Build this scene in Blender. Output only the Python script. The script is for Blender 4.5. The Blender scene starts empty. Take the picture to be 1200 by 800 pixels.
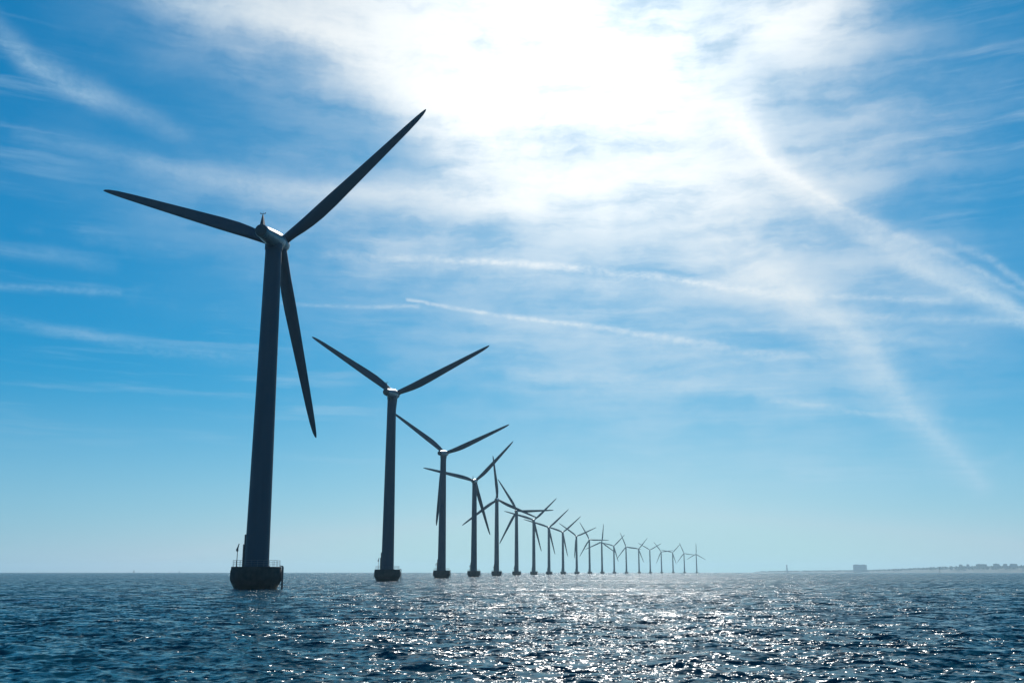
import bpy, bmesh, math, random
import numpy as np
from mathutils import Matrix, Vector

R = math.radians
scn = bpy.context.scene
col = scn.collection

# ------------------------------------------------------------------ camera
CAM_H = 2.89
cam = bpy.data.cameras.new('camera')
cam.sensor_width = 36.0
cam.lens = 35.865
cam.clip_start = 0.1
cam.clip_end = 60000.0
camo = bpy.data.objects.new('camera', cam)
camo.location = (0, 0, CAM_H)
camo.rotation_euler = (R(90 + 12.735), 0, 0)
col.objects.link(camo)
scn.camera = camo

# ------------------------------------------------------------------ light, exposure
SUN_AZ, SUN_EL = 5.6, 30.0           # degrees; azimuth clockwise from +Y
SUN_STRENGTH = 3.4
SKY_STRENGTH = 0.075
EXPOSURE = 0.0
HAZE_DENSITY = 0.8e-4

sd = Vector((math.sin(R(SUN_AZ)) * math.cos(R(SUN_EL)), math.cos(R(SUN_AZ)) * math.cos(R(SUN_EL)), math.sin(R(SUN_EL))))
sun = bpy.data.lights.new('sun', 'SUN')
sun.energy = SUN_STRENGTH
sun.angle = R(0.53)
sun.color = (1.0, 0.965, 0.91)
suno = bpy.data.objects.new('sun', sun)
suno.rotation_euler = sd.to_track_quat('Z', 'Y').to_euler()
suno.location = (0, 0, 400)
col.objects.link(suno)

vs = scn.view_settings
vs.view_transform = 'Standard'
vs.look = 'None'
vs.exposure = EXPOSURE
vs.gamma = 1.0
vs.use_curve_mapping = False
cy = scn.cycles
cy.use_denoising = True
cy.denoiser = 'OPENIMAGEDENOISE'
cy.denoising_input_passes = 'RGB_ALBEDO_NORMAL'
cy.denoising_prefilter = 'ACCURATE'
cy.max_bounces = 6
cy.volume_bounces = 1
cy.sample_clamp_direct = 12.0
cy.sample_clamp_indirect = 3.0
cy.caustics_reflective = False
cy.caustics_refractive = False


# ------------------------------------------------------------------ node helper
class NT:
    def __init__(self, tree):
        self.t = tree

    def _in(self, sock, v):
        if isinstance(v, bpy.types.NodeSocket):
            self.t.links.new(v, sock)
        elif v is not None:
            sock.default_value = v

    def node(self, kind, **kw):
        n = self.t.nodes.new(kind)
        for k, v in kw.items():
            setattr(n, k, v)
        return n

    def m(self, op, a, b=None, c=None, clamp=False):
        n = self.node('ShaderNodeMath', operation=op, use_clamp=clamp)
        for s, v in zip(n.inputs, (a, b, c)):
            self._in(s, v)
        return n.outputs[0]

    def v(self, op, a, b=None, scale=None):
        n = self.node('ShaderNodeVectorMath', operation=op)
        self._in(n.inputs[0], a)
        if b is not None:
            self._in(n.inputs[1], b)
        if scale is not None:
            self._in(n.inputs['Scale'], scale)
        return n.outputs['Value'] if op in ('DOT_PRODUCT', 'LENGTH', 'DISTANCE') else n.outputs['Vector']

    def comb(self, x, y, z=0.0):
        n = self.node('ShaderNodeCombineXYZ')
        for s, q in zip(n.inputs, (x, y, z)):
            self._in(s, q)
        return n.outputs[0]

    def sep(self, v):
        n = self.node('ShaderNodeSeparateXYZ')
        self._in(n.inputs[0], v)
        return n.outputs

    def noise(self, vec, scale, detail=4.0, rough=0.55, dist=0.0):
        n = self.node('ShaderNodeTexNoise')
        self._in(n.inputs['Vector'], vec)
        n.inputs['Scale'].default_value = scale
        n.inputs['Detail'].default_value = detail
        n.inputs['Roughness'].default_value = rough
        n.inputs['Distortion'].default_value = dist
        return n

    def mix(self, f, a, b, blend='MIX'):
        n = self.node('ShaderNodeMix', data_type='RGBA', blend_type=blend)
        self._in(n.inputs[0], f)
        self._in(n.inputs[6], a)
        self._in(n.inputs[7], b)
        return n.outputs[2]

    def remap(self, x, a, b, c=0.0, d=1.0, smooth=True):
        n = self.node('ShaderNodeMapRange')
        if smooth:
            n.interpolation_type = 'SMOOTHSTEP'
        self._in(n.inputs[0], x)
        for i, q in enumerate((a, b, c, d)):
            n.inputs[i + 1].default_value = q
        return n.outputs[0]


# ------------------------------------------------------------------ sky
# Bands and veils of cirrus and old condensation trails, by compass bearing and
# height over the horizon in degrees: (bearing, height, half width, density).
BANDS = [
    [(13.20, 24.42, 1.05, 0.90), (14.77, 22.25, 0.62, 0.90), (18.77, 18.91, 0.77, 0.65), (22.73, 15.87, 0.91, 0.55), (25.48, 13.94, 0.67, 0.60), (27.91, 12.24, 0.43, 0.60)],
    [(12.35, 17.60, 1.73, 0.35), (15.96, 14.80, 1.34, 0.55), (19.15, 12.05, 1.25, 0.55), (20.28, 9.71, 1.15, 0.50), (22.21, 7.37, 0.91, 0.50), (24.57, 4.31, 0.58, 0.32)],
    [(-10.89, 17.41, 0.24, 0.14), (-4.99, 17.36, 0.19, 0.58), (0.00, 17.09, 0.19, 0.94), (4.98, 16.65, 0.22, 0.94), (9.38, 16.07, 0.19, 0.80), (13.18, 15.26, 0.24, 0.58), (17.30, 14.38, 0.29, 0.22)],
    [(-8.93, 17.03, 0.48, 0.10), (-2.00, 16.65, 0.62, 0.25), (4.97, 16.03, 0.62, 0.25), (12.22, 15.04, 0.48, 0.15)],
    [(-6.03, 15.00, 0.09, 0.60), (0.00, 14.15, 0.12, 0.70), (4.92, 13.55, 0.14, 0.60), (9.74, 12.65, 0.19, 0.50), (13.47, 11.79, 0.24, 0.40), (17.54, 11.24, 0.29, 0.20)],
    [(-1.98, 14.07, 0.34, 0.12), (3.93, 13.14, 0.58, 0.22), (9.72, 12.18, 0.67, 0.22), (15.72, 10.98, 0.48, 0.10)],
    [(-13.14, 14.47, 0.10, 0.12), (-5.43, 14.66, 0.11, 0.30)],
    [(-29.63, 27.19, 0.43, 0.22), (-27.30, 25.24, 0.62, 0.38), (-24.65, 24.60, 0.67, 0.36), (-22.14, 23.93, 0.58, 0.22), (-19.08, 22.90, 0.58, 0.10)],
    [(-29.51, 26.21, 0.24, 0.15), (-26.17, 24.62, 0.34, 0.25), (-23.94, 24.03, 0.29, 0.15)],
    [(-27.53, 21.71, 0.34, 0.12), (-23.25, 21.55, 0.53, 0.20), (-18.69, 20.94, 0.62, 0.28), (-13.47, 20.67, 0.58, 0.30), (-6.08, 20.95, 0.67, 0.42), (1.01, 20.73, 1.05, 0.80)],
    [(-28.29, 14.03, 0.17, 0.20), (-25.11, 14.33, 0.17, 0.26), (-21.74, 14.46, 0.19, 0.12)],
    [(-27.71, 15.95, 0.34, 0.12), (-25.28, 16.02, 0.38, 0.18), (-22.30, 15.83, 0.38, 0.08)],
    [(13.80, 9.26, 0.24, 0.20), (18.67, 8.40, 0.17, 0.42), (22.04, 7.82, 0.19, 0.35), (25.65, 7.35, 0.19, 0.12)],
    [(17.10, 14.67, 0.17, 0.30), (20.85, 14.18, 0.19, 0.40), (23.81, 13.76, 0.19, 0.30)],
    [(19.03, 13.38, 0.19, 0.25), (23.73, 12.84, 0.24, 0.38), (27.72, 12.30, 0.19, 0.42)],
    [(17.17, 12.41, 0.19, 0.15), (21.54, 11.96, 0.24, 0.25), (24.43, 11.54, 0.19, 0.10)],
    [(-27.34, 12.47, 0.29, 0.10), (-23.24, 12.09, 0.29, 0.18), (-19.34, 11.58, 0.34, 0.16), (-13.92, 11.44, 0.34, 0.08)],
    [(-21.35, 30.08, 0.96, 0.55), (-14.50, 29.57, 1.15, 0.70), (-8.33, 28.14, 1.73, 0.90), (-3.12, 26.34, 2.16, 0.90)],
    [(-4.14, 25.86, 1.44, 0.70), (0.51, 22.70, 1.25, 0.60), (5.06, 20.52, 1.15, 0.50)],
    [(23.69, 17.00, 0.19, 0.12), (26.07, 15.70, 0.19, 0.25), (27.17, 14.61, 0.19, 0.30), (28.06, 13.63, 0.19, 0.30)],
    [(23.40, 4.69, 0.29, 0.05), (24.66, 5.29, 0.24, 0.20), (26.09, 5.87, 0.24, 0.10)],
    [(15.37, 5.16, 0.58, 0.15), (19.72, 5.12, 0.43, 0.22), (23.42, 4.87, 0.34, 0.10)],
    [(0.00, 10.82, 0.48, 0.15), (5.82, 10.29, 0.58, 0.25), (11.99, 10.03, 0.48, 0.18), (16.95, 8.98, 0.38, 0.10)],
    [(13.47, 24.04, 0.24, 0.60), (15.14, 21.99, 0.24, 0.60), (18.79, 19.22, 0.19, 0.50), (21.57, 17.48, 0.19, 0.30), (24.03, 16.08, 0.17, 0.30), (27.66, 13.60, 0.17, 0.35)],
    [(21.86, 15.79, 0.29, 0.20), (24.29, 14.37, 0.29, 0.45), (26.06, 13.57, 0.29, 0.50), (27.75, 12.60, 0.24, 0.50)],
    [(13.28, 17.17, 0.53, 0.15), (16.63, 14.52, 0.48, 0.25), (19.49, 11.85, 0.43, 0.26), (20.62, 9.69, 0.38, 0.25), (22.40, 7.27, 0.38, 0.26), (24.58, 4.39, 0.24, 0.19)],
]
# (bearing, height, half length, half thickness, slope in degrees, density)
VEILS = [
    (0.00, 29.93, 11.50, 3.59, -5, 1.8),
    (7.24, 26.19, 5.75, 3.59, -20, 1.5),
    (7.08, 21.06, 9.59, 1.63, 0, 0.95),
    (-3.11, 26.11, 5.27, 2.16, -20, 1.00),
    (16.94, 29.06, 3.83, 1.92, -10, 1.20),
    (-2.04, 22.22, 2.88, 1.15, -30, 0.70),
    (2.51, 18.21, 15.34, 2.88, -4, 0.50),
    (13.88, 19.35, 6.71, 3.83, -30, 0.45),
    (6.34, 11.71, 15.34, 4.31, -6, 0.38),
    (19.80, 23.25, 7.19, 4.31, 0, 0.35),
    (-9.22, 24.72, 9.59, 2.88, -15, 0.16),
    (-14.86, 19.73, 10.54, 2.40, -5, 0.16),
    (20.67, 11.94, 6.23, 3.36, -20, 0.22),
    (14.02, 4.96, 14.38, 2.40, 0, 0.14),
    (21.79, 14.99, 4.31, 1.44, -25, 0.20),
    (-15.49, 29.45, 6.71, 1.92, 10, 0.30),
    (1.82, 25.91, 5.0, 2.2, -10, 0.9),
]


def build_sky():
    w = bpy.data.worlds.new('World')
    scn.world = w
    w.use_nodes = True
    nt = w.node_tree
    nt.nodes.clear()
    g = NT(nt)
    sky = g.node('ShaderNodeTexSky')
    sky.sky_type = 'NISHITA'
    sky.sun_disc = False
    sky.sun_elevation = R(SUN_EL)
    sky.sun_rotation = R(SUN_AZ)
    sky.altitude = 0
    sky.air_density = 1.0
    sky.dust_density = 0.3
    sky.ozone_density = 2.5
    d = g.node('ShaderNodeTexCoord').outputs['Generated']
    dx, dy, dz = g.sep(d)
    k = 57.29578
    az = g.m('MULTIPLY', g.m('ARCTAN2', dx, dy), k)
    el = g.m('MULTIPLY', g.m('ARCSINE', dz), k)
    p0 = g.comb(az, el)
    # position on the flat sheet the high cloud lies in
    zz = g.m('MAXIMUM', dz, 0.02)
    sheet = g.comb(g.m('DIVIDE', dx, zz), g.m('DIVIDE', dy, zz))

    # wind-drawn wisps: warp the bands a little at two sizes
    w1 = g.noise(p0, 0.22, 3.0, 0.5)
    w2 = g.noise(p0, 1.3, 4.0, 0.6)
    off = g.v('ADD', g.v('SCALE', g.v('SUBTRACT', w1.outputs['Color'], (0.5, 0.5, 0.5)), scale=1.5),
              g.v('SCALE', g.v('SUBTRACT', w2.outputs['Color'], (0.5, 0.5, 0.5)), scale=0.5))
    flat = g.v('MULTIPLY', off, (1.0, 0.8, 0.0))
    p = g.v('ADD', p0, flat)
    small = g.v('ADD', p0, g.v('SCALE', flat, scale=0.3))
    smooth = g.v('ADD', p0, g.v('SCALE', flat, scale=1.5))

    def seg(pt, a, b):
        A = Vector((a[0], a[1], 0)); B = Vector((b[0], b[1], 0)); D = B - A
        q = g.v('SUBTRACT', pt, tuple(A))
        t = g.m('MINIMUM', g.m('MAXIMUM', g.v('DOT_PRODUCT', q, tuple(D / D.length_squared)), 0.0), 1.0)
        dist = g.v('LENGTH', g.v('SUBTRACT', q, g.v('SCALE', tuple(D), scale=t)))
        wd = g.m('MULTIPLY_ADD', t, b[2] - a[2], a[2])
        it = g.m('MULTIPLY_ADD', t, b[3] - a[3], a[3])
        r = g.m('DIVIDE', dist, wd)
        return g.m('MULTIPLY', it, g.m('EXPONENT', g.m('MULTIPLY', g.m('MULTIPLY', r, r), -1.0)))

    def band(pt, pts):
        acc = None
        for a, b in zip(pts, pts[1:]):
            s = seg(pt, a, b)
            acc = s if acc is None else g.m('MAXIMUM', acc, s)
        return acc

    broad = fine = None
    for b in BANDS:
        thin = max(q[2] for q in b) < 0.36
        s = band(p if max(q[2] for q in b) > 1.75 else small, b)
        if thin:
            fine = s if fine is None else g.m('ADD', fine, s)
        else:
            broad = s if broad is None else g.m('ADD', broad, s)

    veil = None
    for (a, e, rx, ry, rot, den) in VEILS:
        c, s_ = math.cos(R(rot)), math.sin(R(rot))
        q = g.v('SUBTRACT', smooth, (a, e, 0))
        u = g.v('DOT_PRODUCT', q, (c / rx, s_ / rx, 0))
        v = g.v('DOT_PRODUCT', q, (-s_ / ry, c / ry, 0))
        e2 = g.m('ADD', g.m('MULTIPLY', u, u), g.m('MULTIPLY', v, v))
        b = g.m('MULTIPLY', g.m('EXPONENT', g.m('MULTIPLY', e2, -1.0)), den)
        veil = b if veil is None else g.m('ADD', veil, b)

    # texture of the ice cloud: long fibres on the sheet and a puffier grain
    fib = g.noise(g.v('MULTIPLY', g.v('ADD', sheet, g.v('SCALE', w2.outputs['Color'], scale=0.12)), (1.0, 2.0, 1.0)), 1.3, 6.0, 0.55).outputs['Fac']
    st = g.node('ShaderNodeMapping')
    g._in(st.inputs['Vector'], p)
    st.inputs['Rotation'].default_value = (0, 0, R(12))
    st.inputs['Scale'].default_value = (0.065, 0.45, 1.0)
    fib2 = g.noise(st.outputs[0], 1.0, 10.0, 0.64).outputs['Fac']
    grain = g.noise(p, 0.7, 9.0, 0.6).outputs['Fac']
    tex = g.m('ADD', g.m('ADD', g.m('MULTIPLY', fib, 0.8), g.m('MULTIPLY', fib2, 1.1)), g.m('MULTIPLY', grain, 0.7))   # about 1.3 on average
    # fine level streaks, the far edge-on sheets of the same cloud
    sm = g.node('ShaderNodeMapping')
    g._in(sm.inputs['Vector'], small)
    sm.inputs['Rotation'].default_value = (0, 0, R(5))
    sm.inputs['Scale'].default_value = (0.075, 0.95, 1.0)
    lines = g.noise(sm.outputs[0], 1.0, 6.0, 0.6).outputs['Fac']
    region = g.noise(p0, 0.07, 2.0, 0.5).outputs['Fac']
    streaks = g.m('MULTIPLY', g.m('MULTIPLY', g.remap(lines, 0.49, 0.76, 0.0, 0.32), g.remap(region, 0.42, 0.62, 0.12, 1.0)), g.remap(el, 3.0, 9.0, 0.0, 1.0))
    soft = g.noise(g.v('MULTIPLY', p, (0.5, 1.1, 1.0)), 0.42, 8.0, 0.57).outputs['Fac']
    tex_v = g.m('ADD', g.m('ADD', g.m('MULTIPLY', fib, 0.25), g.m('MULTIPLY', fib2, 1.25)), g.m('MULTIPLY', soft, 1.1))
    t_v = g.remap(tex_v, 0.98, 1.62, 0.4, 1.55)
    t_b = g.remap(tex, 0.9, 1.6, 0.45, 1.5)
    ragged = g.noise(g.v('MULTIPLY', p, (1.0, 1.6, 1.0)), 2.4, 6.0, 0.65).outputs['Fac']
    t_f = g.m('MULTIPLY', g.remap(tex, 0.95, 1.6, 0.25, 1.3), g.remap(ragged, 0.36, 0.62, 0.55, 1.2))
    wisps = g.m('MULTIPLY', g.remap(tex, 1.36, 1.9, 0.0, 0.12), g.remap(el, 2.0, 12.0, 0.0, 1.0))
    t_b = g.m('MULTIPLY', t_b, g.remap(ragged, 0.36, 0.62, 0.87, 1.07))
    D = g.m('ADD', g.m('ADD', g.m('MULTIPLY', veil, t_v), g.m('MULTIPLY', broad, t_b)),
            g.m('ADD', g.m('MULTIPLY', fine, t_f), g.m('ADD', wisps, streaks)))
    D = g.m('ADD', D, g.remap(el, 0.0, 11.0, 0.60, 0.0))          # thin veil low over the sea
    cover = g.m('SUBTRACT', 1.0, g.m('EXPONENT', g.m('MULTIPLY', D, -1.0)))
    cover = g.m('MULTIPLY', cover, g.remap(el, -1.0, 1.0, 0.0, 1.0))

    # thin cloud scatters sunlight mostly forwards: brightest round the sun
    cs = g.m('MAXIMUM', g.v('DOT_PRODUCT', d, tuple(sd)), 0.0)
    lobe1 = g.m('POWER', cs, 60.0)
    lobe2 = g.m('POWER', cs, 8.0)
    cb = g.m('ADD', g.m('MULTIPLY_ADD', lobe1, 6.0, 10.0), g.m('MULTIPLY', lobe2, 3.0))
    tint = g.mix(g.remap(cs, 0.86, 0.985), (0.55, 0.81, 1.0, 1), (0.97, 1.0, 1.0, 1))
    cloud = g.mix(1.0, tint, g.comb(cb, cb, cb), 'MULTIPLY')

    # deep, cool rendering of the clear sky: per-channel response
    sr, sg, sb = g.sep(g.v('SCALE', sky.outputs[0], scale=SKY_STRENGTH))

    def resp(x, top, *terms):
        x = g.m('MINIMUM', x, top)
        out = None
        for gain, power in terms:
            t = g.m('MULTIPLY', g.m('POWER', x, power), gain / SKY_STRENGTH)
            out = t if out is None else g.m('ADD', out, t)
        return out
    clear = g.comb(resp(sr, 0.95, (0.50, 3.0)), resp(sg, 1.0, (0.51, 0.70), (0.19, 4.0)), resp(sb, 1.0, (0.82, 0.64)))
    c = g.mix(cover, clear, cloud)
    bg = g.node('ShaderNodeBackground')
    g._in(bg.inputs[0], c)
    bg.inputs[1].default_value = SKY_STRENGTH
    out = g.node('ShaderNodeOutputWorld')
    nt.links.new(bg.outputs[0], out.inputs[0])
    w.cycles.sampling_method = 'MANUAL'
    w.cycles.sample_map_resolution = 512


build_sky()


# ------------------------------------------------------------------ materials
def new_mat(name):
    m = bpy.data.materials.new(name)
    m.use_nodes = True
    nt = m.node_tree
    return m, NT(nt), nt.nodes['Principled BSDF']


def paint(name, colr, rough, spec=0.5, var=0.08, streak=True, scale=0.6):
    """Weathered paint: faint vertical run-off streaks and blotches."""
    m, g, b = new_mat(name)
    co = g.node('ShaderNodeTexCoord').outputs['Object']
    mp = g.node('ShaderNodeMapping')
    g._in(mp.inputs[0], co)
    mp.inputs['Scale'].default_value = (2.2, 2.2, 0.12) if streak else (1, 1, 1)
    n1 = g.noise(mp.outputs[0], scale, 6.0, 0.6).outputs['Fac']
    n2 = g.noise(co, scale * 3, 5.0, 0.6).outputs['Fac']
    f = g.m('ADD', g.m('MULTIPLY', n1, 0.7), g.m('MULTIPLY', n2, 0.3))
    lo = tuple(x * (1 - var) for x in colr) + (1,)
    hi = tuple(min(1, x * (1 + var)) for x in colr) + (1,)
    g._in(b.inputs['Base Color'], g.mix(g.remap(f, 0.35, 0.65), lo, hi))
    g._in(b.inputs['Roughness'], g.remap(n2, 0.3, 0.7, rough * 0.85, rough * 1.15))
    b.inputs['Specular IOR Level'].default_value = spec
    return m


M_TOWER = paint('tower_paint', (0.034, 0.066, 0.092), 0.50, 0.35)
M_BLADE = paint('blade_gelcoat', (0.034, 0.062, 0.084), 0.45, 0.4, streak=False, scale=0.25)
M_NAC = paint('nacelle_paint', (0.19, 0.225, 0.25), 0.30, streak=False)
M_DARK = paint('dark_steel', (0.06, 0.065, 0.07), 0.5, streak=False)
M_GALV = paint('galvanised_steel', (0.16, 0.17, 0.18), 0.45, streak=False)


def concrete():
    m, g, b = new_mat('wet_concrete')
    co = g.node('ShaderNodeTexCoord').outputs['Object']
    z = g.sep(co)[2]
    n = g.noise(co, 0.9, 7.0, 0.62).outputs['Fac']
    mp = g.node('ShaderNodeMapping')
    g._in(mp.inputs[0], co)
    mp.inputs['Scale'].default_value = (3.0, 3.0, 0.25)
    run = g.noise(mp.outputs[0], 1.0, 5.0, 0.6).outputs['Fac']
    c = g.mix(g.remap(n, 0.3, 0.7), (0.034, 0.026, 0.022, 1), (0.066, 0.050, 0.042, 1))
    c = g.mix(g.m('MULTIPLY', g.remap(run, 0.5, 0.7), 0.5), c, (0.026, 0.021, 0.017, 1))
    # weed belt above the waterline
    wl = g.m('ADD', z, g.m('MULTIPLY', g.m('SUBTRACT', n, 0.5), 1.2))
    c = g.mix(g.remap(wl, 0.6, 1.3, 1.0, 0.0), c, (0.012, 0.018, 0.010, 1))
    g._in(b.inputs['Base Color'], c)
    g._in(b.inputs['Roughness'], g.remap(wl, 0.6, 1.4, 0.35, 0.85))
    bp = g.node('ShaderNodeBump')
    bp.inputs['Strength'].default_value = 0.4
    bp.inputs['Distance'].default_value = 0.05
    g._in(bp.inputs['Height'], g.noise(co, 4.0, 6.0, 0.65).outputs['Fac'])
    g._in(b.inputs['Normal'], bp.outputs[0])
    return m


M_CONC = concrete()


def water_material():
    m, g, b = new_mat('sea_water')
    geo = g.node('ShaderNodeNewGeometry')
    pos = geo.outputs['Position']
    at = g.node('ShaderNodeAttribute', attribute_name='ripple')
    rip = at.outputs['Fac']
    half = (0.5, 0.5, 0.5)

    def slope(vec, scale, detail, rough, amp):
        n = g.noise(vec, scale, detail, rough)
        return g.v('SCALE', g.v('SUBTRACT', n.outputs['Color'], half), scale=amp)

    near = g.v('MULTIPLY', pos, (0.75, 1.0, 1.0))
    # hand-sized ripples, here and there whipped up steeper
    whip = g.remap(g.noise(near, 0.9, 2.0, 0.5).outputs['Fac'], 0.32, 0.78, 0.45, 3.4, False)
    s1 = slope(near, 4.5, 2.0, 0.55, g.m('MULTIPLY', whip, 1.4))
    s2 = slope(g.v('ADD', near, (31.0, 7.0, 3.0)), 0.55, 2.0, 0.55, g.m('MULTIPLY', rip, 11.0))   # chop the mesh no longer carries
    gust = g.remap(g.noise(g.v('MULTIPLY', pos, (0.5, 1.0, 1.0)), 0.03, 3.0, 0.5).outputs['Fac'], 0.35, 0.65, 0.55, 1.3)
    # wind rows: long slick and ruffled lanes along the wind
    rows = g.noise(g.v('MULTIPLY', pos, (1.1, 0.05, 1.0)), 1.0, 4.0, 0.65).outputs['Fac']
    s = g.v('SCALE', g.v('ADD', s1, s2), scale=g.m('MULTIPLY', gust, g.remap(rows, 0.3, 0.7, 0.55, 1.45, False)))
    # wind waves lean: their steep lee faces look down wind, towards -Y
    s = g.v('ADD', s, g.comb(0.0, g.m('MULTIPLY_ADD', rip, -0.90, 0.0), 0.0))
    nrm = g.v('NORMALIZE', g.v('ADD', geo.outputs['Normal'], g.v('MULTIPLY', s, (1.0, 1.0, 0.0))))
    g._in(b.inputs['Normal'], nrm)
    # broken foam where the chop slaps the nearest foundations
    fo = None
    for x, y in FOAM_AT:
        dist = g.v('DISTANCE', g.v('MULTIPLY', pos, (1.0, 1.0, 0.0)), (x, y, 0.0))
        k = g.remap(dist, 3.9, 6.4, 1.0, 0.0)
        fo = k if fo is None else g.m('MAXIMUM', fo, k)
    fn = g.noise(pos, 2.2, 5.0, 0.65).outputs['Fac']
    foam = g.m('MULTIPLY', g.remap(g.m('ADD', g.m('MULTIPLY', fo, 0.42), fn), 0.78, 0.95), 0.8)
    g._in(b.inputs['Base Color'], g.mix(foam, (0.006, 0.068, 0.086, 1), (0.62, 0.66, 0.66, 1)))
    b.inputs['Roughness'].default_value = 0.11
    b.inputs['IOR'].default_value = 1.15
    b.inputs['Specular IOR Level'].default_value = 0.5
    return m


# ------------------------------------------------------------------ object helpers
def tag(o, label=None, cat=None, group=None, kind=None):
    if label: o['label'] = label
    if cat: o['category'] = cat
    if group: o['group'] = group
    if kind: o['kind'] = kind
    return o


def obj(name, bm, mat, parent=None, smooth=True):
    me = bpy.data.meshes.new(name)
    bm.normal_update()
    bm.to_mesh(me)
    bm.free()
    me.materials.append(mat)
    if smooth:
        me.polygons.foreach_set('use_smooth', [True] * len(me.polygons))
        me.set_sharp_from_angle(angle=R(35))
    o = bpy.data.objects.new(name, me)
    col.objects.link(o)
    if parent: o.parent = parent
    return o


def empty(name, loc, rz=0.0):
    o = bpy.data.objects.new(name, None)
    o.empty_display_size = 1.0
    o.location = loc
    o.rotation_euler = (0, 0, rz)
    col.objects.link(o)
    return o


def lathe(bm, prof, n=40, mat=None, cap0=True, cap1=True):
    """prof: (radius, height) pairs about +Z, optionally moved by mat."""
    rings = []
    for r, z in prof:
        ring = []
        for i in range(n):
            a = 2 * math.pi * i / n
            v = Vector((r * math.cos(a), r * math.sin(a), z))
            ring.append(bm.verts.new(mat @ v if mat else v))
        rings.append(ring)
    for a, b in zip(rings, rings[1:]):
        for i in range(n):
            j = (i + 1) % n
            bm.faces.new((a[i], a[j], b[j], b[i]))
    if cap0: bm.faces.new(list(reversed(rings[0])))
    if cap1: bm.faces.new(rings[-1])


def tube(bm, pts, r, n=8, closed=False):
    pts = [Vector(p) for p in pts]
    rings = []
    N = len(pts)
    for i, p in enumerate(pts):
        if closed:
            t = (pts[(i + 1) % N] - pts[i - 1])
        else:
            t = pts[min(i + 1, N - 1)] - pts[max(i - 1, 0)]
        t.normalize()
        up = Vector((0, 0, 1)) if abs(t.z) < 0.95 else Vector((1, 0, 0))
        x = t.cross(up).normalized()
        y = x.cross(t)
        rr = r[i] if isinstance(r, (list, tuple)) else r
        rings.append([bm.verts.new(p + rr * (math.cos(2 * math.pi * k / n) * x + math.sin(2 * math.pi * k / n) * y)) for k in range(n)])
    pairs = list(zip(rings, rings[1:])) + ([(rings[-1], rings[0])] if closed else [])
    for a, b in pairs:
        for i in range(n):
            j = (i + 1) % n
            bm.faces.new((a[i], b[i], b[j], a[j]))
    if not closed:
        bm.faces.new(rings[0])
        bm.faces.new(list(reversed(rings[-1])))


def box(bm, lo, hi, mat=None, bevel=0.0):
    lo, hi = Vector(lo), Vector(hi)
    M = Matrix.Translation((lo + hi) / 2) @ Matrix.Diagonal((*(hi - lo), 1))
    if mat: M = mat @ M
    r = bmesh.ops.create_cube(bm, size=1.0, matrix=M)
    if bevel:
        es = list({e for v in r['verts'] for e in v.link_edges})
        bmesh.ops.bevel(bm, geom=es, offset=bevel, segments=2, affect='EDGES')


# ------------------------------------------------------------------ sea
FOAM_AT = [(-44.8, 183.2), (-42.1, 353.2), (-36.2, 537.9)]


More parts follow.
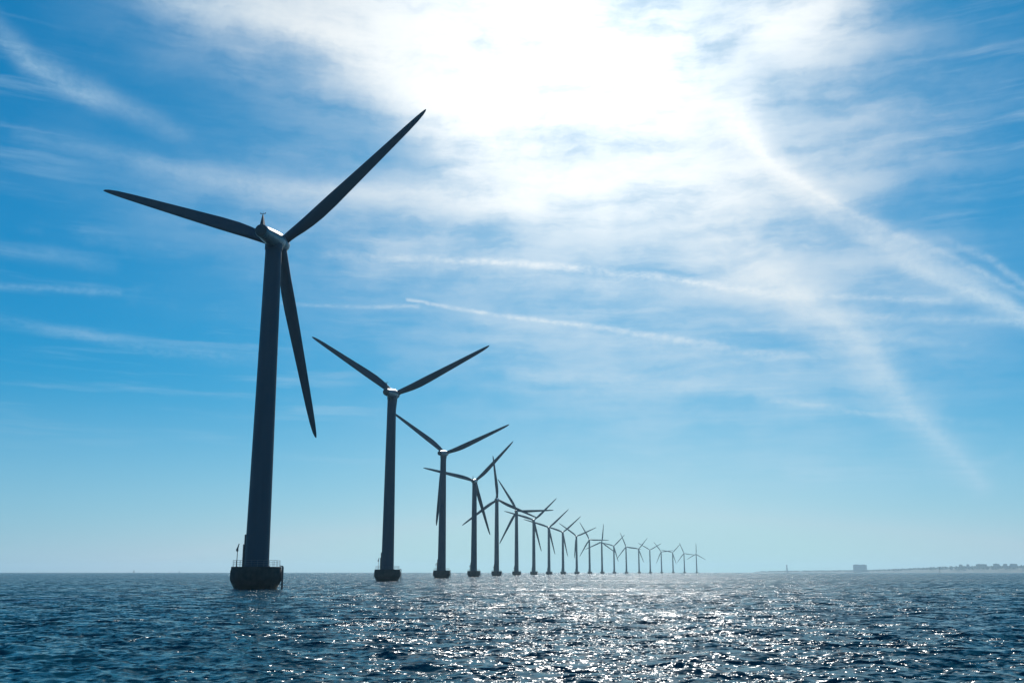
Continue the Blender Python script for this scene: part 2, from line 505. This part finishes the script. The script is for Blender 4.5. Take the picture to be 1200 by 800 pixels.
def build_water():
    rng = np.random.default_rng(11)
    # rings: fine where the water is near, wider apart with distance
    def span(a, b, q):
        n = int(math.log(b / a) / q)
        return a * np.exp(np.linspace(0, math.log(b / a), n, endpoint=False))
    rad = np.concatenate([span(3.0, 18.0, 0.02), span(18.0, 900.0, 0.0042), span(900.0, 3500.0, 0.008), span(3500.0, 13000.0, 0.03), [13000.0]])
    front = np.linspace(-36, 36, 860)
    rest = np.linspace(36, 324, 120)[1:-1]
    ang = np.radians(np.concatenate([front, rest]))
    nr, na = len(rad), len(ang)
    RR, AA = np.meshgrid(rad, ang, indexing='ij')
    X = RR * np.sin(AA)
    Y = RR * np.cos(AA)
    cell = np.maximum(0.0042 * RR, 0.0015 * RR)
    cell = np.where(np.abs((AA + math.pi) % (2 * math.pi) - math.pi) > R(37), 0.042 * RR, cell)
    Z = np.zeros_like(X); DX = np.zeros_like(X); DY = np.zeros_like(X)
    miss = np.zeros_like(X)
    NW = 110
    lam = np.exp(rng.uniform(math.log(0.40), math.log(6.5), NW))
    lam.sort()
    for L in lam:
        th = rng.normal(0, 0.9)                      # spread about the wind, which blows towards the viewer
        kx, ky = 2 * math.pi / L * np.array([math.sin(th), -math.cos(th)])
        rms = 0.21 / math.sqrt(NW) * (0.5 if L > 2.5 else 1.15)   # slope carried by this wave
        A = rms * math.sqrt(2) * L / (2 * math.pi)
        ph = rng.uniform(0, 2 * math.pi)
        wgt = np.clip((L / cell - 2.0) / 2.5, 0, 1)
        miss += (1 - wgt ** 2) * rms ** 2
        arg = kx * X + ky * Y + ph
        # wave trains come in groups
        gx, gy = rng.normal(0, 1, 2) * 2 * math.pi / (L * 7)
        env = 0.75 + 0.5 * np.cos(gx * X + gy * Y + rng.uniform(0, 6.28))
        s = np.sin(arg) * A * wgt * env
        c = np.cos(arg) * A * wgt * env
        Z += c
        kk = math.hypot(kx, ky)
        DX -= 0.75 * s * kx / kk
        DY -= 0.75 * s * ky / kk
    co = np.stack([X + DX, Y + DY, Z], -1).reshape(-1, 3)
    nv = nr * na
    idx = np.arange(nv).reshape(nr, na)
    a = idx[:-1, :]; b = idx[1:, :]
    a2 = np.roll(a, -1, 1); b2 = np.roll(b, -1, 1)
    quads = np.stack([a, a2, b2, b], -1).reshape(-1, 4)[:, ::-1]
    me = bpy.data.meshes.new('water')
    me.vertices.add(nv + 1)
    co = np.concatenate([co, [[0, 0, 0]]])
    me.vertices.foreach_set('co', co.astype(np.float32).ravel())
    fan = np.stack([np.roll(idx[0], -1), idx[0], np.full(na, nv)], -1)[:, ::-1]
    nl = quads.size + fan.size
    me.loops.add(nl)
    me.loops.foreach_set('vertex_index', np.concatenate([quads.ravel(), fan.ravel()]).astype(np.int32))
    npoly = len(quads) + len(fan)
    me.polygons.add(npoly)
    st = np.concatenate([np.arange(len(quads)) * 4, quads.size + np.arange(len(fan)) * 3])
    me.polygons.foreach_set('loop_start', st.astype(np.int32))
    me.update(calc_edges=True)
    me.polygons.foreach_set('use_smooth', np.ones(npoly, dtype=bool))
    at = me.attributes.new('ripple', 'FLOAT', 'POINT')
    at.data.foreach_set('value', np.concatenate([np.sqrt(np.maximum(miss, 0)).ravel(), [0.0]]).astype(np.float32))
    me.validate()
    if me.polygons[0].normal.z < 0:
        me.flip_normals()
    me.materials.append(water_material())
    o = bpy.data.objects.new('water', me)
    col.objects.link(o)
    tag(o, kind='structure')
    return o


build_water()

# ------------------------------------------------------------------ haze
def build_haze():
    bm = bmesh.new()
    box(bm, (-14500, -14500, -2.0), (14500, 14500, 112.0))
    m = bpy.data.materials.new('sea_haze')
    m.use_nodes = True
    nt = m.node_tree
    nt.nodes.clear()
    g = NT(nt)
    v = g.node('ShaderNodeVolumePrincipled')
    v.inputs['Color'].default_value = (0.62, 0.88, 1.0, 1)
    v.inputs['Density'].default_value = HAZE_DENSITY
    v.inputs['Anisotropy'].default_value = 0.35
    out = g.node('ShaderNodeOutputMaterial')
    nt.links.new(v.outputs[0], out.inputs['Volume'])
    o = obj('haze', bm, m, smooth=False)
    m.cycles.homogeneous_volume = True
    o.display_type = 'WIRE'
    tag(o, kind='stuff')


build_haze()


# ------------------------------------------------------------------ wind turbine
HUB_H, OVERHANG, BLADE_R, TILT = 64.0, 3.8, 38.0, R(5)


def blade_bm():
    """Blade along +Z from the hub; its chord lies along X (leading edge -X), seen from behind (-Y)."""
    bm = bmesh.new()
    st = [  # span, chord, thickness, twist deg, roundness
        (0.9, 1.75, 1.75, 0, 1.0), (2.0, 1.78, 1.72, 0, 1.0), (3.4, 1.95, 1.5, 8, 0.7), (5.0, 2.2, 1.2, 11, 0.35), (7.0, 2.42, 0.95, 11, 0.1),
        (9.5, 2.60, 0.74, 9.5, 0.0), (13.0, 2.55, 0.56, 7.5, 0.0), (17.0, 2.3, 0.42, 5.5, 0.0), (21.0, 2.05, 0.33, 4, 0.0), (25.0, 1.8, 0.27, 2.5, 0.0),
        (29.0, 1.55, 0.21, 1.3, 0.0), (32.5, 1.32, 0.16, 0.6, 0.0), (35.2, 1.05, 0.12, 0.1, 0.0), (36.9, 0.72, 0.08, 0, 0.0), (37.7, 0.40, 0.05, 0, 0.0), (38.0, 0.10, 0.02, 0, 0.0)]
    n = 24
    rings = []
    for z, c, t, tw, rd in st:
        ca, sa = math.cos(R(tw)), math.sin(R(tw))
        ring = []
        for i in range(n):
            a = 2 * math.pi * i / n
            # airfoil: quarter-chord at the axis
            xx = 0.5 - 0.5 * math.cos(a)                       # 0 at leading edge
            yt = 5 * t / c * (0.2969 * math.sqrt(max(xx, 0)) - 0.126 * xx - 0.3516 * xx ** 2 + 0.2843 * xx ** 3 - 0.1036 * xx ** 4)
            ax_, ay_ = (xx - 0.30) * c, (yt if a < math.pi else -yt) * c
            cx_, cy_ = -0.5 * c * math.cos(a), 0.5 * t * math.sin(a)
            x = ax_ * (1 - rd) + cx_ * rd
            y = ay_ * (1 - rd) + cy_ * rd
            pre = -0.9 * (z / 38.0) ** 2 * 0.6                 # slight bend downwind
            ring.append(bm.verts.new((x * ca - y * sa, x * sa + y * ca + pre, z)))
        rings.append(ring)
    for a, b in zip(rings, rings[1:]):
        for i in range(n):
            j = (i + 1) % n
            bm.faces.new((a[i], a[j], b[j], b[i]))
    bm.faces.new(list(reversed(rings[0])))
    bm.faces.new(rings[-1])
    bmesh.ops.recalc_face_normals(bm, faces=bm.faces)
    return bm


def rot_axis():
    return Matrix.Rotation(TILT, 4, 'X')


def make_turbine():
    """Built with the rotor towards +Y. Children of 'head' parts turn with the yaw; the base does not."""
    root = empty('wind_turbine', (0, 0, 0))
    P = {}
    # concrete foundation with its flared ice collar
    bm = bmesh.new()
    lathe(bm, [(3.5, -3.0), (3.55, -0.4), (3.72, 0.2), (4.36, 1.5), (4.42, 1.7), (4.42, 3.1), (4.33, 3.3), (4.30, 3.78), (4.25, 3.84)], 56)
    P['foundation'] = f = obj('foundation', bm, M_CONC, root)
    # railing on the deck
    bm = bmesh.new()
    gap = R(14)
    angs = [gap + (2 * math.pi - 2 * gap) * i / 22 for i in range(23)]
    for a in angs:
        x, y = 4.02 * math.cos(a), 4.02 * math.sin(a)
        tube(bm, [(x, y, 3.80), (x, y, 4.92)], 0.024, 6)
    for z in (4.2, 4.56, 4.92):
        tube(bm, [(4.02 * math.cos(a), 4.02 * math.sin(a), z) for a in np.linspace(angs[0], angs[-1], 60)], 0.02, 6)
    obj('railing', bm, M_GALV, f)
    # boat landing ladder
    bm = bmesh.new()
    for s in (-0.38, 0.38):
        tube(bm, [(4.15, s, 4.0), (4.52, s, 3.95), (4.62, s, 3.7), (4.62, s, -1.0)], 0.085, 10)
    for k in range(16):
        z = -0.4 + k * 0.27
        tube(bm, [(4.62, -0.38, z), (4.62, 0.38, z)], 0.025, 6)
    for z in (0.9, 2.9):
        for s in (-0.38, 0.38):
            tube(bm, [(3.9 if z < 1 else 4.3, s, z), (4.62, s, z)], 0.06, 8)
    obj('boat_landing_ladder', bm, M_DARK, f)
    # davit crane
    bm = bmesh.new()
    x0, y0 = -2.75, -2.85
    tube(bm, [(x0, y0, 3.80), (x0, y0, 6.75)], 0.06, 10)
    tube(bm, [(x0, y0, 6.4), (x0 - 0.05, y0, 6.8), (x0 + 0.10, y0, 7.3), (x0 + 0.22, y0, 7.75)], [0.10, 0.16, 0.10, 0.07], 10)
    box(bm, (x0 - 0.22, y0 - 0.16, 6.45), (x0 + 0.12, y0 + 0.16, 6.85), bevel=0.04)
    box(bm, (x0 - 0.14, y0 - 0.14, 3.78), (x0 + 0.14, y0 + 0.14, 3.9))
    obj('davit_crane', bm, M_DARK, f)
    # tower
    bm = bmesh.new()
    prof = [(2.30, 3.80), (2.30, 3.98), (2.12, 4.0)]
    for k in range(1, 24):
        t = k / 24
        z = 4.0 + t * 58.0
        prof.append((2.12 - 0.62 * t, z))
    prof += [(1.5, 62.0), (1.58, 62.02), (1.58, 62.45), (1.5, 62.5)]
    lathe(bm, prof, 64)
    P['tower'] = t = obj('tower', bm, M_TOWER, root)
    for z in (22.6, 42.0):
        bm = bmesh.new()
        r = 2.12 - 0.62 * (z - 4) / 58
        lathe(bm, [(r - 0.05, z - 0.09), (r + 0.022, z - 0.08), (r + 0.022, z + 0.08), (r - 0.05, z + 0.09)], 64)
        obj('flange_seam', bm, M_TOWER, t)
    bm = bmesh.new()
    box(bm, (-2.52, -0.28, 3.82), (-2.02, 0.28, 7.7), bevel=0.05)
    box(bm, (-2.36, -0.16, 7.7), (-2.0, 0.16, 9.4), bevel=0.04)
    obj('cable_cabinet', bm, M_DARK, t)
    # nacelle: a tapering drum, fat at the rotor end, a dark round hatch at the rear
    ax = Matrix.Translation((0, 0, HUB_H - OVERHANG * math.sin(TILT) * 0)) @ rot_axis() @ Matrix.Rotation(R(-90), 4, 'X')
    bm = bmesh.new()
    lathe(bm, [(0.95, -7.1), (1.12, -7.05), (1.20, -6.85), (1.28, -5.6), (1.45, -3.6), (1.62, -1.5), (1.70, 0.4), (1.70, 1.6), (1.60, 2.05), (1.35, 2.2)], 48, ax)
    P['nacelle'] = n = obj('nacelle', bm, M_NAC, root)
    bm = bmesh.new()
    lathe(bm, [(1.02, -7.22), (1.08, -7.18), (1.08, -7.02)], 48, ax)
    obj('rear_hatch', bm, M_DARK, n)
    bm = bmesh.new()
    lathe(bm, [(1.62, 61.9), (1.62, 63.0)], 48)
    obj('yaw_collar', bm, M_TOWER, n)
    # instrument mast: a tapering fin with a cross-bar
    bm = bmesh.new()
    zb = HUB_H - 6.3 * math.sin(TILT) + 1.15
    b0 = [(-0.07, -6.95), (0.07, -6.95), (0.07, -5.75), (-0.07, -5.75)]
    b1 = [(-0.03, -6.60), (0.03, -6.60), (0.03, -6.38), (-0.03, -6.38)]
    lo = [bm.verts.new((x * 4.6, y, zb - 0.15)) for x, y in b0]
    mi = [bm.verts.new((x * 2.2, y * 0.97 - 0.19, zb + 1.2)) for x, y in [(q[0], (q[1] + w_[1]) / 2) for q, w_ in zip(b0, b1)]]
    hi = [bm.verts.new((x, y, zb + 2.1)) for x, y in b1]
    for A, B in ((lo, mi), (mi, hi)):
        for i in range(4):
            j = (i + 1) % 4
            bm.faces.new((A[i], A[j], B[j], B[i]))
    bm.faces.new(hi)
    bm.faces.new(list(reversed(lo)))
    tube(bm, [(-0.42, -6.5, zb + 2.12), (0.42, -6.5, zb + 2.12)], 0.045, 6)
    tube(bm, [(0, -6.5, zb + 2.0), (0, -6.5, zb + 2.5)], 0.03, 6)
    for s in (-0.42, 0.42):
        lathe(bm, [(0.03, 0), (0.11, 0.05), (0.11, 0.18), (0.03, 0.22)], 8, Matrix.Translation((s, -6.5, zb + 2.12)))
    obj('weather_mast', bm, M_DARK, n, smooth=False)
    # hub and spinner
    bm = bmesh.new()
    lathe(bm, [(1.2, 2.15), (1.42, 2.25), (1.5, 2.6), (1.5, 4.6), (1.36, 5.2), (1.0, 5.75), (0.5, 6.05), (0.12, 6.12)], 40, ax)
    P['hub'] = obj('hub', bm, M_NAC, root)
    # blades
    P['blades'] = []
    me = None
    for k in range(3):
        if me is None:
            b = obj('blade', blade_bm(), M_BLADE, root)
            me = b.data
        else:
            b = bpy.data.objects.new('blade', me)
            col.objects.link(b)
            b.parent = root
        P['blades'].append(b)
    return root, P


def pose(root, yaw_deg, phase_deg):
    """Turn nacelle, hub and blades of a turbine: yaw is the compass bearing the rotor faces, phase the roll of the rotor."""
    Y = Matrix.Rotation(-R(yaw_deg), 4, 'Z')
    kb = 0
    for ch in root.children:
        base = ch.name.split('.')[0]
        if base in ('nacelle', 'hub'):
            ch.matrix_local = Y
        elif base == 'blade':
            ph = R(phase_deg) + kb * 2 * math.pi / 3
            c = Matrix.Translation((0, OVERHANG, HUB_H + OVERHANG * math.sin(TILT)))
            ch.matrix_local = Y @ c @ rot_axis() @ Matrix.Rotation(ph, 4, 'Y')
            kb += 1


def copy_tree(o, parent=None):
    c = o.copy()
    col.objects.link(c)
    if parent:
        c.parent = parent
    for ch in list(o.children):
        copy_tree(ch, c)
    return c


# x, y, bearing of the rotor, roll of the rotor, label
TURBINES = [
    (-44.8, 183.2, 6.2, 288.2, 'nearest and largest wind turbine, weather mast on its nacelle, davit on its deck'),
    (-42.1, 353.2, 10.3, 304.9, 'second largest wind turbine, two blades raised in a wide V, third hidden behind its tower'),
    (-36.2, 537.9, 12.5, 307.7, 'third wind turbine in the row, lower blade tip showing just left of its tower'),
    (-25.8, 706.2, 7.2, 284.5, 'fourth wind turbine in the row, its left blade crossing behind the third tower'),
    (-13.1, 888.7, 6.5, 234.4, 'fifth wind turbine in the row, one blade straight up, two drooping'),
    (4.6, 1057.8, 7.8, 328.9, 'sixth wind turbine in the row, one blade level to the right, one tipped up left'),
    (26.1, 1247.4, 7.1, 286.8, 'seventh wind turbine in the row, left blade crossing the sixth tower just below its hub'),
    (51.6, 1455.5, 8.9, 287.9, 'eighth wind turbine, slim dark tower between the seventh and ninth, one blade raised right'),
    (79.7, 1630.2, 8.6, 289.3, 'ninth wind turbine, its raised right blade crossing the left blade of the tenth'),
    (112.2, 1809.9, 8.4, 306.6, 'tenth wind turbine, blades in a Y, the left tip crossing the ninth turbine\'s blade'),
    (148.9, 2002.3, 8.8, 331.2, 'eleventh wind turbine, one blade level right over the twelfth, one tipped up left'),
    (187.4, 2171.9, 8.6, 246.8, 'twelfth wind turbine, one blade upright, two drooping, between the eleventh and thirteenth'),
    (243.5, 2488.5, 8.7, 284.8, 'thirteenth wind turbine, faint, the one after the upright-bladed twelfth, one blade up right'),
    (282.7, 2581.4, 8.4, 338.4, 'fourteenth wind turbine, faint, upper blade tipped left and one level towards the fifteenth'),
    (340.9, 2802.6, 9.2, 279.8, 'fifteenth wind turbine, faint, steeply raised right blade, sixth from the far end'),
    (388.2, 2933.6, 8.8, 300.8, 'sixteenth wind turbine, faint, two blades in a symmetrical Y, fifth from the far end'),
    (456.9, 3191.5, 8.7, 323.8, 'seventeenth wind turbine, faint, one blade level right, fourth from the far end'),
    (510.9, 3314.6, 8.6, 283.0, 'eighteenth wind turbine, faint, one blade raised right, third from the far end'),
    (572.2, 3467.2, 8.4, 337.6, 'nineteenth wind turbine, very faint, next to last before the far end of the row'),
    (637.8, 3608.6, 8.7, 240.6, 'last and faintest wind turbine at the far end of the row, one blade upright'),
]


def build_turbines():
    proto, P = make_turbine()
    roots = [proto] + [copy_tree(proto) for _ in TURBINES[1:]]
    for r, (x, y, yaw, ph, lab) in zip(roots, TURBINES):
        r.location = (x, y, 0)
        # the landing ladders face across the row
        tag(r, lab, 'wind turbine', 'wind turbines standing in a row in the sea')
        pose(r, yaw, ph)


build_turbines()


# ------------------------------------------------------------------ far shore
def at(az, dist, z=0.0):
    return Vector((dist * math.sin(R(az)), dist * math.cos(R(az)), z))


def shore_dist(az):
    return 9000 - (az - 13.0) * 110.0


def land_h(az):
    ks = [(13.0, 6), (13.2, 15), (15, 17), (18, 21), (19.3, 24), (21.6, 38), (23.0, 46), (26.0, 48), (32, 40), (42, 24), (46, 6)]
    for (a, h), (b, i) in zip(ks, ks[1:]):
        if az <= b:
            return h + (i - h) * max(0, (az - a)) / (b - a)
    return 3


def matte(name, c1, c2, scale, rough=0.9):
    m, g, b = new_mat(name)
    co = g.node('ShaderNodeTexCoord').outputs['Object']
    n = g.noise(co, scale, 6.0, 0.6).outputs['Fac']
    g._in(b.inputs['Base Color'], g.mix(g.remap(n, 0.35, 0.65), c1 + (1,), c2 + (1,)))
    b.inputs['Roughness'].default_value = rough
    return m


M_LAND = matte('shore_grass', (0.05, 0.065, 0.03), (0.09, 0.085, 0.05), 0.02)
M_TREE = matte('tree_leaves', (0.03, 0.05, 0.02), (0.06, 0.085, 0.035), 0.1)
M_WALL = matte('pale_wall', (0.24, 0.24, 0.24), (0.30, 0.30, 0.29), 0.05)
M_WALL2 = matte('brick_wall', (0.16, 0.13, 0.11), (0.2, 0.17, 0.15), 0.05)
M_GLASS = matte('window_glass', (0.03, 0.04, 0.05), (0.05, 0.06, 0.07), 0.1, 0.15)


def build_land():
    rnd = random.Random(5)
    bm = bmesh.new()
    rows = []
    offs = [(-60, -1.5), (-20, 0.3), (0, 1.2), (50, 0.45), (160, 0.75), (320, 0.8), (700, 0.6), (1300, -1.5)]
    azs = np.linspace(13.0, 46.0, 420)
    for a in azs:
        row = []
        h = land_h(a) * (0.80 + 0.05 * math.sin(a * 9) + 0.05 * math.sin(a * 23 + 1))
        for o_, f in offs:
            z = f if (o_ <= 0 or f < 0) else max(1.5, h * f * (0.93 + 0.14 * rnd.random()))
            row.append(bm.verts.new(at(a, shore_dist(a) + o_ + 25 * math.sin(a * 6), z)))
        rows.append(row)
    for A, B in zip(rows, rows[1:]):
        for i in range(len(A) - 1):
            bm.faces.new((A[i], B[i], B[i + 1], A[i + 1]))
    bmesh.ops.recalc_face_normals(bm, faces=bm.faces)
    tag(obj('land', bm, M_LAND), kind='structure')
    # far woods: one mass of lumpy crowns along the ridge
    bm = bmesh.new()
    for i in range(1500):
        a = 13.4 + 31 * rnd.random() ** 0.8
        h = land_h(a)
        d = shore_dist(a) + rnd.uniform(90, 420)
        s = rnd.uniform(6.0, 12.0)
        base = h * 0.45
        top = h * rnd.uniform(0.92, 1.06)
        hz = max(2.5, (top - base) / 2)
        c = at(a, d, base + hz)
        r = bmesh.ops.create_icosphere(bm, subdivisions=1, radius=1.0)
        for v in r['verts']:
            k = rnd.uniform(0.75, 1.2)
            v.co = Vector((v.co.x * s * k * 1.3, v.co.y * s * k, v.co.z * hz * k)) + c
    tag(obj('treeline', bm, M_TREE, smooth=False), kind='stuff')


build_land()


def slab_block(name, az, dist, w, d, h, z0, label, wall, roofbits=(), group=None, floors=5, bays=8):
    c = at(az, dist)
    root = empty(name, (c.x, c.y, z0), -R(az))
    bm = bmesh.new()
    box(bm, (-w / 2, 0, 0), (w / 2, d, h))
    obj('wall', bm, wall, root, smooth=False)
    bm = bmesh.new()
    box(bm, (-w / 2 - 0.4, -0.4, h + 0.003), (w / 2 + 0.4, d + 0.4, h + 0.9))
    rf = obj('roof', bm, M_DARK, root, smooth=False)
    for (x0, x1, hh) in roofbits:
        bm = bmesh.new()
        box(bm, (x0, d * 0.25, h + 0.905), (x1, d * 0.75, h + 0.9 + hh))
        obj('plant_room', bm, wall, rf, smooth=False)
    bm = bmesh.new()
    for k in range(floors):
        z = h * (k + 0.35) / floors
        for q in range(bays):
            x = -w / 2 + w * (q + 0.2) / bays
            box(bm, (x, -0.12, z), (x + w * 0.6 / bays, 0.02, z + h * 0.45 / floors))
    obj('window_grid', bm, M_GLASS, root, smooth=False)
    tag(root, label, 'building', group)
    return root


slab_block('industrial_building', 18.42, 8480, 100, 60, 46, 12, 'wide flat-roofed block standing highest above the low far shore', M_WALL, ((-40, -8, 4), (15, 38, 3)), floors=4, bays=9)
G = 'blocks on the hill of the far shore'
slab_block('apartment_building', 23.25, 7760, 22, 12, 18, 35, 'small far block, first rise on the wooded shore right of the low land', M_WALL2, ((-4, 2, 2.5),), G, 4, 4)
slab_block('apartment_building', 23.58, 7730, 18, 12, 19, 35, 'narrow far block between the small first block and the long one', M_WALL, ((-3, 3, 2),), G, 4, 3)
slab_block('apartment_building', 24.20, 7660, 66, 13, 20, 35, 'longest of the far blocks on the wooded shore', M_WALL2, ((-20, -8, 2.5), (8, 16, 2)), G, 4, 12)
slab_block('apartment_building', 24.88, 7580, 38, 13, 21, 35, 'far block of medium length just right of the longest one', M_WALL, ((-8, 6, 3),), G, 5, 7)
slab_block('apartment_building', 25.28, 7540, 24, 12, 20, 35, 'small far block between the two medium-length blocks', M_WALL2, ((-3, 5, 2),), G, 4, 4)
slab_block('apartment_building', 25.65, 7500, 42, 13, 20.5, 35, 'rightmost far block on the wooded shore', M_WALL, ((-12, -4, 2.5),), G, 4, 8)


def build_chimney():
    c = at(14.74, 8860)
    root = empty('chimney', (c.x, c.y, 3.0))
    bm = bmesh.new()
    lathe(bm, [(7.5, 0), (7.3, 2), (5.6, 25), (4.6, 58)], 24)
    obj('shaft', bm, M_WALL2, root)
    bm = bmesh.new()
    lathe(bm, [(4.6, 58.003), (5.1, 58.5), (5.1, 60.5), (4.6, 61)], 24)
    obj('rim', bm, M_DARK, root)
    tag(root, 'lone slender chimney on the low tip of the far shore', 'chimney')


build_chimney()


def make_sailboat(az, dist, L, label, lean):
    c = at(az, dist)
    root = empty('sailboat', (c.x, c.y, 0), R(25))
    root.rotation_euler = (0, R(lean), R(25))
    bm = bmesh.new()
    secs = []
    for t in np.linspace(-0.5, 0.5, 9):
        w = L * 0.15 * max(0.04, 1 - (max(0, t) * 2) ** 1.8) * (0.8 if t < -0.4 else 1)
        x = t * L
        secs.append([bm.verts.new(q) for q in ((x, -w, L * 0.10 + 0.04 * L * max(0, t)), (x, -w * 0.7, -0.1), (x, 0, -0.45), (x, w * 0.7, -0.1), (x, w, L * 0.10 + 0.04 * L * max(0, t)))])
    for A, B in zip(secs, secs[1:]):
        for i in range(4):
            bm.faces.new((A[i], A[i + 1], B[i + 1], B[i]))
        bm.faces.new((A[4], A[0], B[0], B[4]))
    bm.faces.new(secs[0]); bm.faces.new(list(reversed(secs[-1])))
    bmesh.ops.recalc_face_normals(bm, faces=bm.faces)
    obj('hull', bm, M_DARK, root)
    bm = bmesh.new()
    tube(bm, [(0.05 * L, 0, 0.09 * L), (0.05 * L, 0, 1.45 * L)], 0.09, 8)
    obj('mast', bm, M_GALV, root)
    for nm, pts in (('mainsail', [(0.03, 0, 1.42), (0.03, 0, 0.22), (-0.42, 0.05, 0.2)]), ('jib', [(0.08, 0, 1.25), (0.47, 0, 0.17), (0.08, 0.06, 0.2)])):
        bm = bmesh.new()
        f = bm.faces.new([bm.verts.new(Vector(p) * L) for p in pts])
        r = bmesh.ops.extrude_face_region(bm, geom=[f])
        bmesh.ops.translate(bm, verts=[e for e in r['geom'] if isinstance(e, bmesh.types.BMVert)], vec=(0, 0.04, 0))
        bmesh.ops.recalc_face_normals(bm, faces=bm.faces)
        obj(nm, bm, M_GALV, root, smooth=False)
    tag(root, label, 'sailboat', 'sails on the open horizon')


make_sailboat(-19.89, 6600, 12.5, 'larger tiny sailboat on the horizon, farther from the nearest turbine', 6)
make_sailboat(-17.65, 7600, 9.5, 'smaller faint sailboat on the horizon, closer to the nearest turbine', 4)


def build_marker():
    c = at(22.25, 1900)
    root = empty('channel_marker', (c.x, c.y, 0))
    bm = bmesh.new()
    lathe(bm, [(0.5, -2), (0.42, 1.0), (0.28, 1.2), (0.18, 9.5)], 12)
    obj('pole', bm, M_DARK, root)
    bm = bmesh.new()
    for z in (9.3, 10.9):
        lathe(bm, [(0.62, z), (0.05, z + 1.35)], 12)
    obj('topmark', bm, M_DARK, root)
    tag(root, 'thin dark marker pole in the water before the far shore', 'marker')


build_marker()
